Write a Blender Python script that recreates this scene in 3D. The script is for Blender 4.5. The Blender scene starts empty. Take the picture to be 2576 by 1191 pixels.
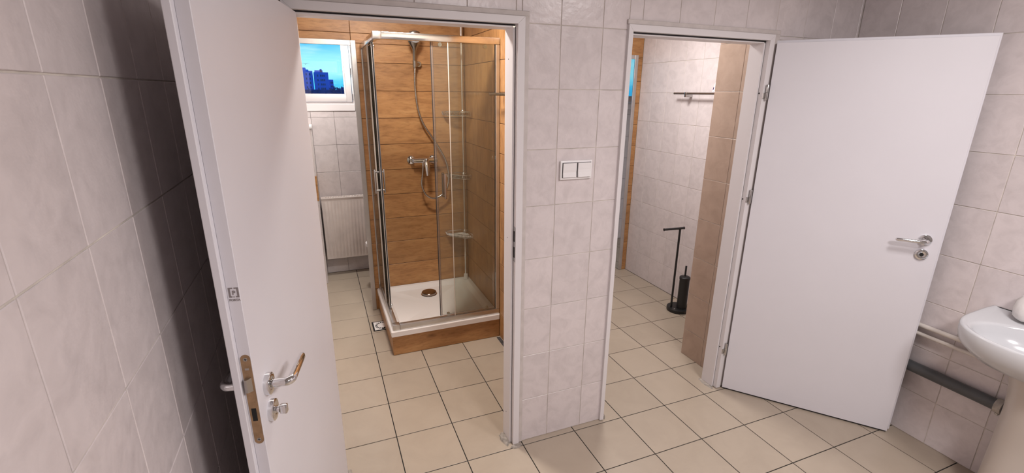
import bpy, bmesh, math, random
from mathutils import Vector, Matrix
random.seed(7)
scene = bpy.context.scene
COL = scene.collection

# ------------------------------------------------------------------ camera
YAW, PITCH, ROLL, FPX = 0.3857, 0.29666, 0.0099, 1189.3
CAM = Vector((0.0, 0.0, 1.759))
def camera_axes():
    fwd = Vector((math.sin(YAW)*math.cos(PITCH), math.cos(YAW)*math.cos(PITCH), -math.sin(PITCH)))
    right = Vector((math.cos(YAW), -math.sin(YAW), 0))
    up = right.cross(fwd)
    r = right*math.cos(ROLL)+up*math.sin(ROLL)
    u = up*math.cos(ROLL)-right*math.sin(ROLL)
    return r, u, fwd
r_, u_, f_ = camera_axes()
cam_data = bpy.data.cameras.new('camera')
cam_data.sensor_width = 36.0
cam_data.lens = FPX/2576*36.0
cam_data.clip_start = 0.02
cam_data.clip_end = 2000
cam = bpy.data.objects.new('camera', cam_data)
M = Matrix.Identity(4)
for i in range(3):
    M[i][0] = r_[i]; M[i][1] = u_[i]; M[i][2] = -f_[i]; M[i][3] = CAM[i]
cam.matrix_world = M
COL.objects.link(cam)
scene.camera = cam

# ------------------------------------------------------------------ view
vs = scene.view_settings
vs.view_transform = 'Standard'
vs.look = 'None'
vs.gamma = 1.0
vs.exposure = 0.0
vs.use_curve_mapping = False

# ------------------------------------------------------------------ world: dusk sky
world = bpy.data.worlds.new('dusk_sky')
scene.world = world
world.use_nodes = True
nt = world.node_tree
nt.nodes.clear()
def wn(t, **k):
    n = nt.nodes.new(t)
    for a, b in k.items(): setattr(n, a, b)
    return n
tc = wn('ShaderNodeTexCoord'); sep = wn('ShaderNodeSeparateXYZ')
nt.links.new(tc.outputs['Generated'], sep.inputs[0])
ramp = wn('ShaderNodeValToRGB')
ramp.color_ramp.elements[0].position = 0.0
ramp.color_ramp.elements[0].color = (0.07, 0.33, 0.62, 1)
ramp.color_ramp.elements[1].position = 1.0
ramp.color_ramp.elements[1].color = (0.02, 0.13, 0.50, 1)
for pos, c in [(0.500, (0.05, 0.50, 0.88)), (0.507, (0.07, 0.58, 0.92)), (0.514, (0.34, 0.84, 0.95)),
               (0.530, (0.30, 0.80, 0.92)), (0.541, (0.07, 0.50, 0.86)), (0.62, (0.03, 0.30, 0.80))]:
    e = ramp.color_ramp.elements.new(pos); e.color = c+(1,)
mp = wn('ShaderNodeMapping'); mp.inputs['Scale'].default_value = (9, 9, 55)
nt.links.new(tc.outputs['Generated'], mp.inputs[0])
nz = wn('ShaderNodeTexNoise'); nz.inputs['Scale'].default_value = 1.6; nz.inputs['Detail'].default_value = 5
nt.links.new(mp.outputs[0], nz.inputs['Vector'])
ma = wn('ShaderNodeMath', operation='MULTIPLY_ADD'); ma.inputs[1].default_value = 0.5; ma.inputs[2].default_value = 0.5
nt.links.new(sep.outputs['Z'], ma.inputs[0])
mb_ = wn('ShaderNodeMath', operation='MULTIPLY_ADD'); mb_.inputs[1].default_value = 0.010
nt.links.new(nz.outputs['Fac'], mb_.inputs[0]); nt.links.new(ma.outputs[0], mb_.inputs[2])
mc = wn('ShaderNodeMath', operation='SUBTRACT'); mc.inputs[1].default_value = 0.005
nt.links.new(mb_.outputs[0], mc.inputs[0]); nt.links.new(mc.outputs[0], ramp.inputs[0])
cr = wn('ShaderNodeValToRGB')
cr.color_ramp.elements[0].position = 0.56; cr.color_ramp.elements[0].color = (0, 0, 0, 1)
cr.color_ramp.elements[1].position = 0.74; cr.color_ramp.elements[1].color = (0.55, 0.55, 0.55, 1)
nt.links.new(nz.outputs['Fac'], cr.inputs[0])
mx = wn('ShaderNodeMixRGB'); mx.inputs[2].default_value = (0.55, 0.92, 1.0, 1)
nt.links.new(cr.outputs[0], mx.inputs[0]); nt.links.new(ramp.outputs[0], mx.inputs[1])
bg = wn('ShaderNodeBackground'); bg.inputs[1].default_value = 1.3
out = wn('ShaderNodeOutputWorld')
nt.links.new(mx.outputs[0], bg.inputs[0]); nt.links.new(bg.outputs[0], out.inputs[0])

# lamp settings (the lamps themselves are built with the ceiling, further down)
LAMP_MAIN = dict(loc=(1.20, -0.50, 2.50), size=0.42, power=43, color=(1.0, 0.935, 0.93))
LAMP_SECOND = dict(loc=(1.80, 0.35, 2.50), size=0.42, power=19, color=(1.0, 0.935, 0.93))
LAMP_SHOWER = dict(loc=(0.42, 2.62, 2.50), size=0.26, power=34, color=(1.0, 0.93, 0.86))
LAMP_NICHE = dict(loc=(0.36, 4.30, 2.50), size=0.2, power=20, color=(1.0, 0.95, 0.90))
LAMP_WC = dict(loc=(1.95, 2.85, 2.50), size=0.45, power=27, color=(1.0, 0.95, 0.92))

# ------------------------------------------------------------------ helpers
WL = {}
class MB:
    def __init__(s): s.v = []; s.f = []
    def add(s, vs_, fs, mat=None):
        o = len(s.v)
        for p in vs_:
            p = Vector(p)
            s.v.append(tuple(mat @ p) if mat else tuple(p))
        s.f += [tuple(o+i for i in f) for f in fs]
        return s
    def box(s, x0, x1, y0, y1, z0, z1, mat=None):
        return s.add([(x0,y0,z0),(x1,y0,z0),(x1,y1,z0),(x0,y1,z0),(x0,y0,z1),(x1,y0,z1),(x1,y1,z1),(x0,y1,z1)],
                     [(0,3,2,1),(4,5,6,7),(0,1,5,4),(1,2,6,5),(2,3,7,6),(3,0,4,7)], mat)
    def cbox(s, x0, x1, y0, y1, z0, z1, c=0.002, seg=1, mat=None):
        bm = bmesh.new()
        bmesh.ops.create_cube(bm, size=1.0)
        for v in bm.verts:
            v.co = Vector(((x0+x1)/2+v.co.x*(x1-x0), (y0+y1)/2+v.co.y*(y1-y0), (z0+z1)/2+v.co.z*(z1-z0)))
        bmesh.ops.bevel(bm, geom=list(bm.edges), offset=c, segments=seg, affect='EDGES', profile=0.5)
        bm.verts.index_update()
        s.add([v.co.copy() for v in bm.verts], [[v.index for v in f.verts] for f in bm.faces], mat)
        bm.free(); return s
    def ring_loft(s, rings, closed=True, cap0=True, cap1=True, mat=None):
        n = len(rings[0]); vs_ = [p for r in rings for p in r]; fs = []
        for a in range(len(rings)-1):
            for i in range(n if closed else n-1):
                j = (i+1) % n
                fs.append((a*n+i, a*n+j, (a+1)*n+j, (a+1)*n+i))
        if cap0: fs.append(tuple(range(n-1, -1, -1)))
        if cap1: fs.append(tuple((len(rings)-1)*n+i for i in range(n)))
        return s.add(vs_, fs, mat)
    def tube(s, path, r, seg=10, mat=None):
        path = [Vector(p) for p in path]; rings = []
        rr = r if isinstance(r, (list, tuple)) else [r]*len(path)
        t0 = (path[1]-path[0]).normalized()
        nrm = t0.orthogonal().normalized()
        for i, p in enumerate(path):
            a = path[max(i-1, 0)]; b = path[min(i+1, len(path)-1)]
            t = (b-a).normalized()
            nrm = (nrm - t*nrm.dot(t))
            nrm = nrm.normalized() if nrm.length > 1e-6 else t.orthogonal().normalized()
            bn = t.cross(nrm)
            rings.append([p+(nrm*math.cos(2*math.pi*k/seg)+bn*math.sin(2*math.pi*k/seg))*rr[i] for k in range(seg)])
        return s.ring_loft(rings, mat=mat)
    def lathe(s, prof, c=(0,0,0), axis='z', seg=24, mat=None):
        rings = []
        for r, h in prof:
            ring = []
            for k in range(seg):
                a = 2*math.pi*k/seg; p, q = r*math.cos(a), r*math.sin(a)
                v = {'z': (p, q, h), 'y': (p, h, q), 'x': (h, p, q)}[axis]
                ring.append((c[0]+v[0], c[1]+v[1], c[2]+v[2]))
            rings.append(ring)
        return s.ring_loft(rings, mat=mat)
    def prism(s, poly, axis, a0, a1, mat=None):
        n = len(poly)
        def P(p, a): return {'z': (p[0], p[1], a), 'y': (p[0], a, p[1]), 'x': (a, p[0], p[1])}[axis]
        vs_ = [P(p, a0) for p in poly]+[P(p, a1) for p in poly]
        fs = [tuple(range(n-1, -1, -1)), tuple(range(n, 2*n))]+[(i, (i+1) % n, n+(i+1) % n, n+i) for i in range(n)]
        return s.add(vs_, fs, mat)
    def build(s, name, mat, parent=None, smooth=None):
        me = bpy.data.meshes.new(name)
        off = WL.get(parent.name, Vector((0,0,0))) if parent else Vector((0,0,0))
        me.from_pydata([tuple(Vector(p)-off) for p in s.v], [], s.f)
        bm = bmesh.new(); bm.from_mesh(me)
        bmesh.ops.recalc_face_normals(bm, faces=list(bm.faces))
        bm.to_mesh(me); bm.free()
        me.materials.append(mat)
        if smooth:
            me.shade_smooth(); me.set_sharp_from_angle(angle=math.radians(smooth))
        o = bpy.data.objects.new(name, me); COL.objects.link(o)
        if parent: o.parent = parent
        WL[o.name] = off
        return o

def thing(name, loc, label=None, cat=None, group=None, kind=None):
    o = bpy.data.objects.new(name, None); COL.objects.link(o)
    o.empty_display_size = 0.1
    o.location = loc; WL[o.name] = Vector(loc)
    tag(o, label, cat, group, kind)
    return o
def tag(o, label=None, cat=None, group=None, kind=None):
    if label: o['label'] = label
    if cat: o['category'] = cat
    if group: o['group'] = group
    if kind: o['kind'] = kind
    return o

# ------------------------------------------------------------------ materials
def new_mat(name):
    m = bpy.data.materials.new(name); m.use_nodes = True
    n = m.node_tree; b = n.nodes['Principled BSDF']
    return m, n, b
def N(n, t, **k):
    x = n.nodes.new(t)
    for a, v in k.items(): setattr(x, a, v)
    return x
def simple(name, col, rough=0.5, metal=0.0, spec=0.5, noise=0.0, nscale=8.0, bump=0.0, bscale=120.0, coat=0.0):
    m, n, b = new_mat(name)
    b.inputs['Base Color'].default_value = tuple(col)+(1,)
    b.inputs['Roughness'].default_value = rough
    b.inputs['Metallic'].default_value = metal
    b.inputs['Specular IOR Level'].default_value = spec
    if coat: b.inputs['Coat Weight'].default_value = coat
    if noise or bump:
        tcn = N(n, 'ShaderNodeTexCoord')
    if noise:
        t = N(n, 'ShaderNodeTexNoise'); t.inputs['Scale'].default_value = nscale; t.inputs['Detail'].default_value = 5
        n.links.new(tcn.outputs['Object'], t.inputs['Vector'])
        r = N(n, 'ShaderNodeValToRGB')
        r.color_ramp.elements[0].position = 0.3; r.color_ramp.elements[1].position = 0.7
        r.color_ramp.elements[0].color = tuple(c*(1-noise) for c in col)+(1,)
        r.color_ramp.elements[1].color = tuple(min(1, c*(1+noise*0.4)) for c in col)+(1,)
        n.links.new(t.outputs['Fac'], r.inputs[0]); n.links.new(r.outputs[0], b.inputs['Base Color'])
    if bump:
        t2 = N(n, 'ShaderNodeTexNoise'); t2.inputs['Scale'].default_value = bscale; t2.inputs['Detail'].default_value = 3
        n.links.new(tcn.outputs['Object'], t2.inputs['Vector'])
        bp = N(n, 'ShaderNodeBump'); bp.inputs['Strength'].default_value = bump; bp.inputs['Distance'].default_value = 0.002
        n.links.new(t2.outputs['Fac'], bp.inputs['Height']); n.links.new(bp.outputs[0], b.inputs['Normal'])
    return m

def rand_coords(n, scale=(1, 1, 1), amount=20.0):
    """object coordinates shifted by a random amount for each object"""
    tcn = N(n, 'ShaderNodeTexCoord'); oi = N(n, 'ShaderNodeObjectInfo')
    mul = N(n, 'ShaderNodeMath', operation='MULTIPLY'); mul.inputs[1].default_value = amount
    n.links.new(oi.outputs['Random'], mul.inputs[0])
    add = N(n, 'ShaderNodeVectorMath', operation='ADD')
    n.links.new(tcn.outputs['Object'], add.inputs[0]); n.links.new(mul.outputs[0], add.inputs[1])
    mpn = N(n, 'ShaderNodeMapping'); mpn.inputs['Scale'].default_value = scale
    n.links.new(add.outputs[0], mpn.inputs[0])
    return mpn.outputs[0], oi.outputs['Random']

def tile_mat(name, light, dark, rough=0.28, relief=0.25, vscale=9.0):
    m, n, b = new_mat(name)
    vec, rnd = rand_coords(n)
    a = N(n, 'ShaderNodeTexNoise'); a.inputs['Scale'].default_value = vscale; a.inputs['Detail'].default_value = 6
    a.inputs['Roughness'].default_value = 0.6; a.inputs['Distortion'].default_value = 0.7
    n.links.new(vec, a.inputs['Vector'])
    r = N(n, 'ShaderNodeValToRGB')
    r.color_ramp.elements[0].position = 0.32; r.color_ramp.elements[0].color = tuple(dark)+(1,)
    r.color_ramp.elements[1].position = 0.60; r.color_ramp.elements[1].color = tuple(light)+(1,)
    n.links.new(a.outputs['Fac'], r.inputs[0])
    # small overall change from tile to tile
    hv = N(n, 'ShaderNodeHueSaturation')
    mr = N(n, 'ShaderNodeMapRange'); mr.inputs['To Min'].default_value = 0.965; mr.inputs['To Max'].default_value = 1.03
    n.links.new(rnd, mr.inputs['Value']); n.links.new(mr.outputs[0], hv.inputs['Value'])
    n.links.new(r.outputs[0], hv.inputs['Color']); n.links.new(hv.outputs[0], b.inputs['Base Color'])
    b.inputs['Roughness'].default_value = rough
    b.inputs['Specular IOR Level'].default_value = 0.45
    c = N(n, 'ShaderNodeTexNoise'); c.inputs['Scale'].default_value = 34; c.inputs['Detail'].default_value = 3
    n.links.new(vec, c.inputs['Vector'])
    bp = N(n, 'ShaderNodeBump'); bp.inputs['Strength'].default_value = relief; bp.inputs['Distance'].default_value = 0.0025
    n.links.new(c.outputs['Fac'], bp.inputs['Height']); n.links.new(bp.outputs[0], b.inputs['Normal'])
    return m

def wood_mat(name, axis):
    m, n, b = new_mat(name)
    sc = {'x': (1.7, 7, 7), 'y': (7, 1.7, 7)}[axis]
    vec, rnd = rand_coords(n, sc, 13.0)
    a = N(n, 'ShaderNodeTexNoise'); a.inputs['Scale'].default_value = 2.2; a.inputs['Detail'].default_value = 8
    a.inputs['Roughness'].default_value = 0.62; a.inputs['Distortion'].default_value = 0.5
    n.links.new(vec, a.inputs['Vector'])
    r = N(n, 'ShaderNodeValToRGB')
    r.color_ramp.elements[0].position = 0.25; r.color_ramp.elements[0].color = (0.30, 0.140, 0.052, 1)
    r.color_ramp.elements[1].position = 0.78; r.color_ramp.elements[1].color = (0.54, 0.30, 0.125, 1)
    e = r.color_ramp.elements.new(0.5); e.color = (0.43, 0.215, 0.082, 1)
    n.links.new(a.outputs['Fac'], r.inputs[0])
    g = N(n, 'ShaderNodeTexNoise'); g.inputs['Scale'].default_value = 11; g.inputs['Detail'].default_value = 4
    n.links.new(vec, g.inputs['Vector'])
    r2 = N(n, 'ShaderNodeValToRGB')
    r2.color_ramp.elements[0].position = 0.30; r2.color_ramp.elements[0].color = (0.72, 0.68, 0.64, 1)
    r2.color_ramp.elements[1].position = 0.52; r2.color_ramp.elements[1].color = (1, 1, 1, 1)
    n.links.new(g.outputs['Fac'], r2.inputs[0])
    mxn = N(n, 'ShaderNodeMixRGB', blend_type='MULTIPLY'); mxn.inputs[0].default_value = 0.75
    n.links.new(r.outputs[0], mxn.inputs[1]); n.links.new(r2.outputs[0], mxn.inputs[2])
    # knots
    vk = {'x': (3.2, 8, 8), 'y': (8, 3.2, 8)}[axis]
    vec2, _ = rand_coords(n, vk, 17.0)
    vo = N(n, 'ShaderNodeTexVoronoi'); vo.inputs['Scale'].default_value = 1.0
    n.links.new(vec2, vo.inputs['Vector'])
    r3 = N(n, 'ShaderNodeValToRGB')
    r3.color_ramp.elements[0].position = 0.03; r3.color_ramp.elements[0].color = (0.38, 0.30, 0.25, 1)
    r3.color_ramp.elements[1].position = 0.15; r3.color_ramp.elements[1].color = (1, 1, 1, 1)
    n.links.new(vo.outputs['Distance'], r3.inputs[0])
    mx2 = N(n, 'ShaderNodeMixRGB', blend_type='MULTIPLY'); mx2.inputs[0].default_value = 0.8
    n.links.new(mxn.outputs[0], mx2.inputs[1]); n.links.new(r3.outputs[0], mx2.inputs[2])
    hv = N(n, 'ShaderNodeHueSaturation')
    mr = N(n, 'ShaderNodeMapRange'); mr.inputs['To Min'].default_value = 0.90; mr.inputs['To Max'].default_value = 1.08
    n.links.new(rnd, mr.inputs['Value']); n.links.new(mr.outputs[0], hv.inputs['Value'])
    n.links.new(mx2.outputs[0], hv.inputs['Color']); n.links.new(hv.outputs[0], b.inputs['Base Color'])
    b.inputs['Roughness'].default_value = 0.42
    bp = N(n, 'ShaderNodeBump'); bp.inputs['Strength'].default_value = 0.35; bp.inputs['Distance'].default_value = 0.002
    n.links.new(g.outputs['Fac'], bp.inputs['Height']); n.links.new(bp.outputs[0], b.inputs['Normal'])
    return m

def glass_mat(name, tint=(0.95, 0.965, 0.95), film=0.0, film_col=(0.45, 0.40, 0.33)):
    m = bpy.data.materials.new(name); m.use_nodes = True; n = m.node_tree; n.nodes.clear()
    o = N(n, 'ShaderNodeOutputMaterial')
    t = N(n, 'ShaderNodeBsdfTransparent'); t.inputs[0].default_value = tuple(tint)+(1,)
    g = N(n, 'ShaderNodeBsdfGlossy'); g.inputs['Roughness'].default_value = 0.02
    fr = N(n, 'ShaderNodeFresnel'); fr.inputs['IOR'].default_value = 1.45
    mx_ = N(n, 'ShaderNodeMixShader')
    n.links.new(fr.outputs[0], mx_.inputs[0]); n.links.new(t.outputs[0], mx_.inputs[1]); n.links.new(g.outputs[0], mx_.inputs[2])
    last = mx_.outputs[0]
    if film:
        d = N(n, 'ShaderNodeBsdfDiffuse'); d.inputs[0].default_value = tuple(film_col)+(1,)
        tcn = N(n, 'ShaderNodeTexCoord'); mpn = N(n, 'ShaderNodeMapping'); mpn.inputs['Scale'].default_value = (6, 6, 1.2)
        n.links.new(tcn.outputs['Object'], mpn.inputs[0])
        z = N(n, 'ShaderNodeTexNoise'); z.inputs['Scale'].default_value = 2.5; z.inputs['Detail'].default_value = 6
        n.links.new(mpn.outputs[0], z.inputs['Vector'])
        mr = N(n, 'ShaderNodeMapRange'); mr.inputs['To Min'].default_value = film*0.55; mr.inputs['To Max'].default_value = film*1.5
        n.links.new(z.outputs['Fac'], mr.inputs['Value'])
        m2 = N(n, 'ShaderNodeMixShader')
        n.links.new(mr.outputs[0], m2.inputs[0]); n.links.new(last, m2.inputs[1]); n.links.new(d.outputs[0], m2.inputs[2])
        last = m2.outputs[0]
    n.links.new(last, o.inputs[0])
    return m

MT = {}
MT['tile'] = tile_mat('glazed_wall_tile', (0.685, 0.625, 0.625), (0.605, 0.55, 0.55), relief=0.5, vscale=15.0)
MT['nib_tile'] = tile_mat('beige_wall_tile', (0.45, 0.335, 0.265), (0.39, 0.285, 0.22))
MT['floor_tile'] = tile_mat('cream_floor_tile', (0.415, 0.347, 0.275), (0.385, 0.32, 0.252), rough=0.33, relief=0.08, vscale=5.0)
MT['grout'] = simple('wall_grout', (0.64, 0.59, 0.53), 0.85, noise=0.3, nscale=14)
MT['grey_grout'] = simple('grey_wall_grout', (0.22, 0.20, 0.19), 0.9, noise=0.2, nscale=14)
MT['dark_grout'] = simple('floor_grout', (0.018, 0.016, 0.015), 0.9)
MT['wood_x'] = wood_mat('wood_plank_along_x', 'x')
MT['wood_y'] = wood_mat('wood_plank_along_y', 'y')
MT['wood_joint'] = simple('wood_joint', (0.06, 0.026, 0.012), 0.9)
MT['plaster'] = simple('plaster', (0.52, 0.50, 0.49), 0.8)
MT['backwall'] = simple('back_wall_paint', (0.30, 0.28, 0.27), 0.8)
MT['door'] = simple('door_laminate', (0.70, 0.685, 0.725), 0.42, noise=0.02, nscale=3, bump=0.03, bscale=300)
MT['frame'] = simple('frame_laminate', (0.71, 0.68, 0.69), 0.42)
MT['cover'] = simple('cover_strip', (0.58, 0.53, 0.51), 0.55, noise=0.12, nscale=20)
MT['gasket'] = simple('black_gasket', (0.02, 0.02, 0.022), 0.7)
MT['chrome'] = simple('chrome', (0.75, 0.75, 0.76), 0.07, 1.0)
MT['satin'] = simple('satin_nickel', (0.52, 0.51, 0.50), 0.22, 1.0)
MT['alu'] = simple('aluminium', (0.72, 0.71, 0.70), 0.30, 1.0, noise=0.08, nscale=10)
MT['alu_bright'] = simple('polished_aluminium', (0.82, 0.81, 0.80), 0.16, 1.0)
MT['alu_trim'] = simple('aluminium_trim', (0.60, 0.58, 0.57), 0.36, 0.85, noise=0.08, nscale=12)
MT['mirror'] = simple('polished_reveal', (0.62, 0.66, 0.70), 0.04, 1.0)
MT['brass'] = simple('brown_lock_plate', (0.40, 0.27, 0.16), 0.38, 0.85, noise=0.25, nscale=60)
MT['steel'] = simple('lock_steel', (0.42, 0.40, 0.38), 0.32, 1.0)
MT['black'] = simple('black_hole', (0.008, 0.007, 0.007), 0.8)
MT['blackmetal'] = simple('black_painted_metal', (0.012, 0.012, 0.013), 0.42)
MT['print'] = simple('grey_print', (0.23, 0.20, 0.20), 0.6)
MT['acrylic'] = simple('white_acrylic', (0.80, 0.76, 0.74), 0.22)
MT['ceramic'] = simple('white_ceramic', (0.58, 0.59, 0.61), 0.16)
MT['pedestal'] = simple('cream_ceramic', (0.54, 0.485, 0.435), 0.3)
MT['plastic'] = simple('white_plastic', (0.82, 0.80, 0.80), 0.3)
MT['pvc'] = simple('white_pvc_window', (0.82, 0.78, 0.78), 0.3)
MT['radiator'] = simple('radiator_paint', (0.74, 0.66, 0.62), 0.38, noise=0.10, nscale=9)
MT['pipe'] = simple('painted_pipe', (0.66, 0.61, 0.56), 0.4)
MT['greypipe'] = simple('grey_pvc_pipe', (0.085, 0.09, 0.095), 0.4, noise=0.2, nscale=10)
MT['clamp'] = simple('pale_coupling', (0.46, 0.42, 0.37), 0.5, noise=0.3, nscale=40)
MT['mortar'] = simple('mortar', (0.36, 0.32, 0.28), 0.95, noise=0.4, nscale=50, bump=0.8, bscale=90)
MT['dirt'] = simple('dark_gap', (0.07, 0.06, 0.06), 0.9, noise=0.5, nscale=40)
MT['glass'] = glass_mat('shower_glass', (0.94, 0.955, 0.925), film=0.07)
MT['glass_edge'] = glass_mat('clear_edge_strip', (0.80, 0.78, 0.76), film=0.25, film_col=(0.42, 0.36, 0.32))
MT['window_glass'] = glass_mat('window_glass', (0.98, 0.985, 0.99))
MT['seal'] = simple('pale_clear_seal', (0.60, 0.54, 0.48), 0.25)
MT['bundle'] = simple('crumpled_white_film', (0.76, 0.73, 0.71), 0.3, bump=1.0, bscale=45)
MT['hose'] = simple('metal_hose', (0.52, 0.50, 0.48), 0.24, 1.0, bump=0.5, bscale=500)

# ------------------------------------------------------------------ tiles and planks
tile_cache = {}
def tile_mesh(w, h, t, c, mat):
    key = (round(w, 4), round(h, 4), round(t, 4), mat.name)
    if key in tile_cache: return tile_cache[key]
    def rect(a, b, z): return [(-a, -b, z), (a, -b, z), (a, b, z), (-a, b, z)]
    vs_ = rect(w/2, h/2, 0)+rect(w/2, h/2, t-c)+rect(w/2-c, h/2-c, t)
    fs = [(8, 9, 10, 11)]
    for L in (0, 4):
        for i in range(4):
            j = (i+1) % 4
            fs.append((L+i, L+j, L+4+j, L+4+i))
    me = bpy.data.meshes.new('tile'); me.from_pydata(vs_, [], fs); me.materials.append(mat)
    tile_cache[key] = me
    return me
def frame_matrix(axis, sign):
    # local x, y in the wall plane, local z = outward normal
    if axis == 'y': ex, ey, ez = ((1, 0, 0), (0, 0, 1), (0, -1, 0)) if sign < 0 else ((-1, 0, 0), (0, 0, 1), (0, 1, 0))
    elif axis == 'x': ex, ey, ez = ((0, -1, 0), (0, 0, 1), (-1, 0, 0)) if sign < 0 else ((0, 1, 0), (0, 0, 1), (1, 0, 0))
    else: ex, ey, ez = (1, 0, 0), (0, 1, 0), (0, 0, 1)
    m = Matrix.Identity(4)
    for i in range(3): m[i][0], m[i][1], m[i][2] = ex[i], ey[i], ez[i]
    return m
def lay_tiles(parent, name, axis, sign, plane, us, vs_, regions, mat, gap=0.0028, t=0.0025, c=0.0012, minsize=0.006, mix=None):
    """us, vs_: joint positions; regions: rects (u0,u1,v0,v1) that carry tiles; plane: position of the tile face"""
    R = frame_matrix(axis, sign)
    for (a0, a1, b0, b1) in regions:
        ul = [a0]+[u for u in us if a0+0.004 < u < a1-0.004]+[a1]
        vl = [b0]+[v for v in vs_ if b0+0.004 < v < b1-0.004]+[b1]
        for i in range(len(ul)-1):
            for j in range(len(vl)-1):
                w, h = ul[i+1]-ul[i]-gap, vl[j+1]-vl[j]-gap
                if w < minsize or h < minsize: continue
                cu, cv = (ul[i]+ul[i+1])/2, (vl[j]+vl[j+1])/2
                me = tile_mesh(w, h, t, c, mat)
                o = bpy.data.objects.new(name, me); COL.objects.link(o)
                off = plane - t*sign if axis != 'z' else plane - t
                loc = {'y': (cu, off, cv), 'x': (off, cu, cv), 'z': (cu, cv, off)}[axis]
                o.matrix_local = Matrix.Translation(loc) @ R
                o.parent = parent
def seq(start, step, lo, hi):
    k0 = math.ceil((lo-start)/step); k1 = math.floor((hi-start)/step)
    return [start+step*k for k in range(k0, k1+1)]

# ------------------------------------------------------------------ main dimensions
XL, XR = -0.345, 2.81           # front room side walls (tile faces)
YP, YPB = 1.894, 1.990          # partition front tile face, back face
YB = -2.0                       # wall behind the camera
ZC = 2.62                       # ceiling
YS = 3.78                       # timber wall of the shower room
YF = 4.80                       # outer wall with the windows
XD0, XD1 = 1.12, 1.24           # wall between the two small rooms
XW = 2.845                      # right wall of the right room
YR = 3.85                       # timber wall of the right room
TW, TH = 0.2003, 0.2535

# ------------------------------------------------------------------ structure
floor = MB().box(XL-0.12, XR+0.15, YB-0.12, YF+0.25, -0.12, -0.0022).build('floor', MT['dark_grout'])
tag(floor, 'cream square floor tiles with thin dark joints', 'floor', kind='structure')
fx = seq(0.2281, 0.3015, -1, 4); fy = seq(1.8608, 0.3015, -3, 6)
lay_tiles(floor, 'floor_tile', 'z', 1, 0.0, fx, fy,
          [(XL, XW, YB, YF)],
          MT['floor_tile'], gap=0.0048, t=0.002, c=0.0006)

ceiling = MB().box(XL-0.12, XR+0.15, YB-0.12, YF+0.25, ZC, ZC+0.1).build('ceiling', MT['plaster'])
tag(ceiling, 'plain white plaster ceiling', 'ceiling', kind='structure')

G = 0.0024   # joints lie this far behind the tile face
zrow = seq(0.2506, TH, 0, ZC)
wl = MB().box(XL-0.12, XL-G, YB, YF, 0, ZC).build('wall_left', MT['grout'])
tag(wl, 'pale tiled side wall in shade beside the open door', 'wall', kind='structure')
lay_tiles(wl, 'wall_tile', 'x', 1, XL, seq(0.6855, TW, YB, YF), seq(0.2563, TH, 0, ZC), [(YB, YP, 0, ZC), (YPB, YS, 0, ZC), (YS+0.12, YF, 0, ZC)], MT['tile'], gap=0.0032)

wr = MB().box(XR+G, XR+0.15, YB, YP+0.05, 0, ZC).build('wall_right', MT['grout'])
tag(wr, 'pale tiled wall behind washbasin and pipes', 'wall', kind='structure')
lay_tiles(wr, 'wall_tile', 'x', -1, XR, seq(1.1041, TW, YB, YP), seq(0.2470, TH, 0, ZC), [(YB, YP, 0, ZC)], MT['tile'], gap=0.0032)

wb = MB().box(XL-0.12, XR+0.15, YB-0.12, YB, 0, ZC).build('wall_back', MT['backwall'])
tag(wb, 'plain wall behind the viewer', 'wall', kind='structure')

# partition with two doorways
L0, L1, R0, R1, ZH = -0.062, 0.804, 1.312, 2.170, 2.043
wp = MB()
for a, b, z0, z1 in [(XL, L0, 0, ZC), (L0, L1, ZH, ZC), (L1, R0, 0, ZC), (R0, R1, ZH, ZC), (R1, XR+0.03, 0, ZC)]:
    wp.box(a, b, YP+G, YPB, z0, z1)
wp = wp.build('wall_partition', MT['grout'])
tag(wp, 'pale tiled partition wall with two doorways', 'wall', kind='structure')
px_ = seq(0.9793, 0.2015, XL, XR)
lay_tiles(wp, 'wall_tile', 'y', -1, YP, px_, zrow,
          [(XL, L0, 0, ZH), (L1, R0, 0, ZC), (R1, XR, 0, ZH), (XL, L1, ZH, ZC), (R0, XR, ZH, ZC)], MT['tile'])

# wall between front and small rooms: divider, shower room
planks_z = seq(0.383, 0.1963, 0.0, ZC)
wd = MB().box(XD0+G, XD1, YPB, YF, 0, ZC).build('wall_divider', MT['wood_joint'])
tag(wd, 'timber-look clad side wall of the shower room', 'wall', kind='structure')
lay_tiles(wd, 'plank', 'x', -1, XD0, [2.55], planks_z[::2] and planks_z, [(YPB, YS, 0, ZC)], MT['wood_y'], gap=0.0032)

wd2 = MB().box(XD1+0.0001, XD1+0.004, YPB, YF, 0, ZC).build('tile_bed', MT['grout'], wd)
lay_tiles(wd, 'wall_tile', 'x', 1, XD1+0.004+G, seq(3.279, TW, YPB, YF), seq(0.2440, TH, 0, ZC), [(YPB, YR, 0, ZC), (YR+0.12, YF, 0, ZC)], MT['tile'])

ws = MB()
for a, b, z0, z1 in [(XL, -0.33, 0, ZC), (-0.33, 0.300, 2.083, ZC), (0.300, XD0, 0, ZC)]:
    ws.box(a, b, YS+G, YS+0.12, z0, z1)
ws = ws.build('wall_shower', MT['wood_joint'])
tag(ws, 'timber-look clad wall behind the shower', 'wall', kind='structure')
lay_tiles(ws, 'plank', 'y', -1, YS, [], planks_z, [(0.300, XD0, 0, 2.083)], MT['wood_x'], gap=0.0032)
lay_tiles(ws, 'plank', 'y', -1, YS, [0.285], planks_z, [(XL, XD0, 2.083, ZC)], MT['wood_x'], gap=0.0032)

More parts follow.
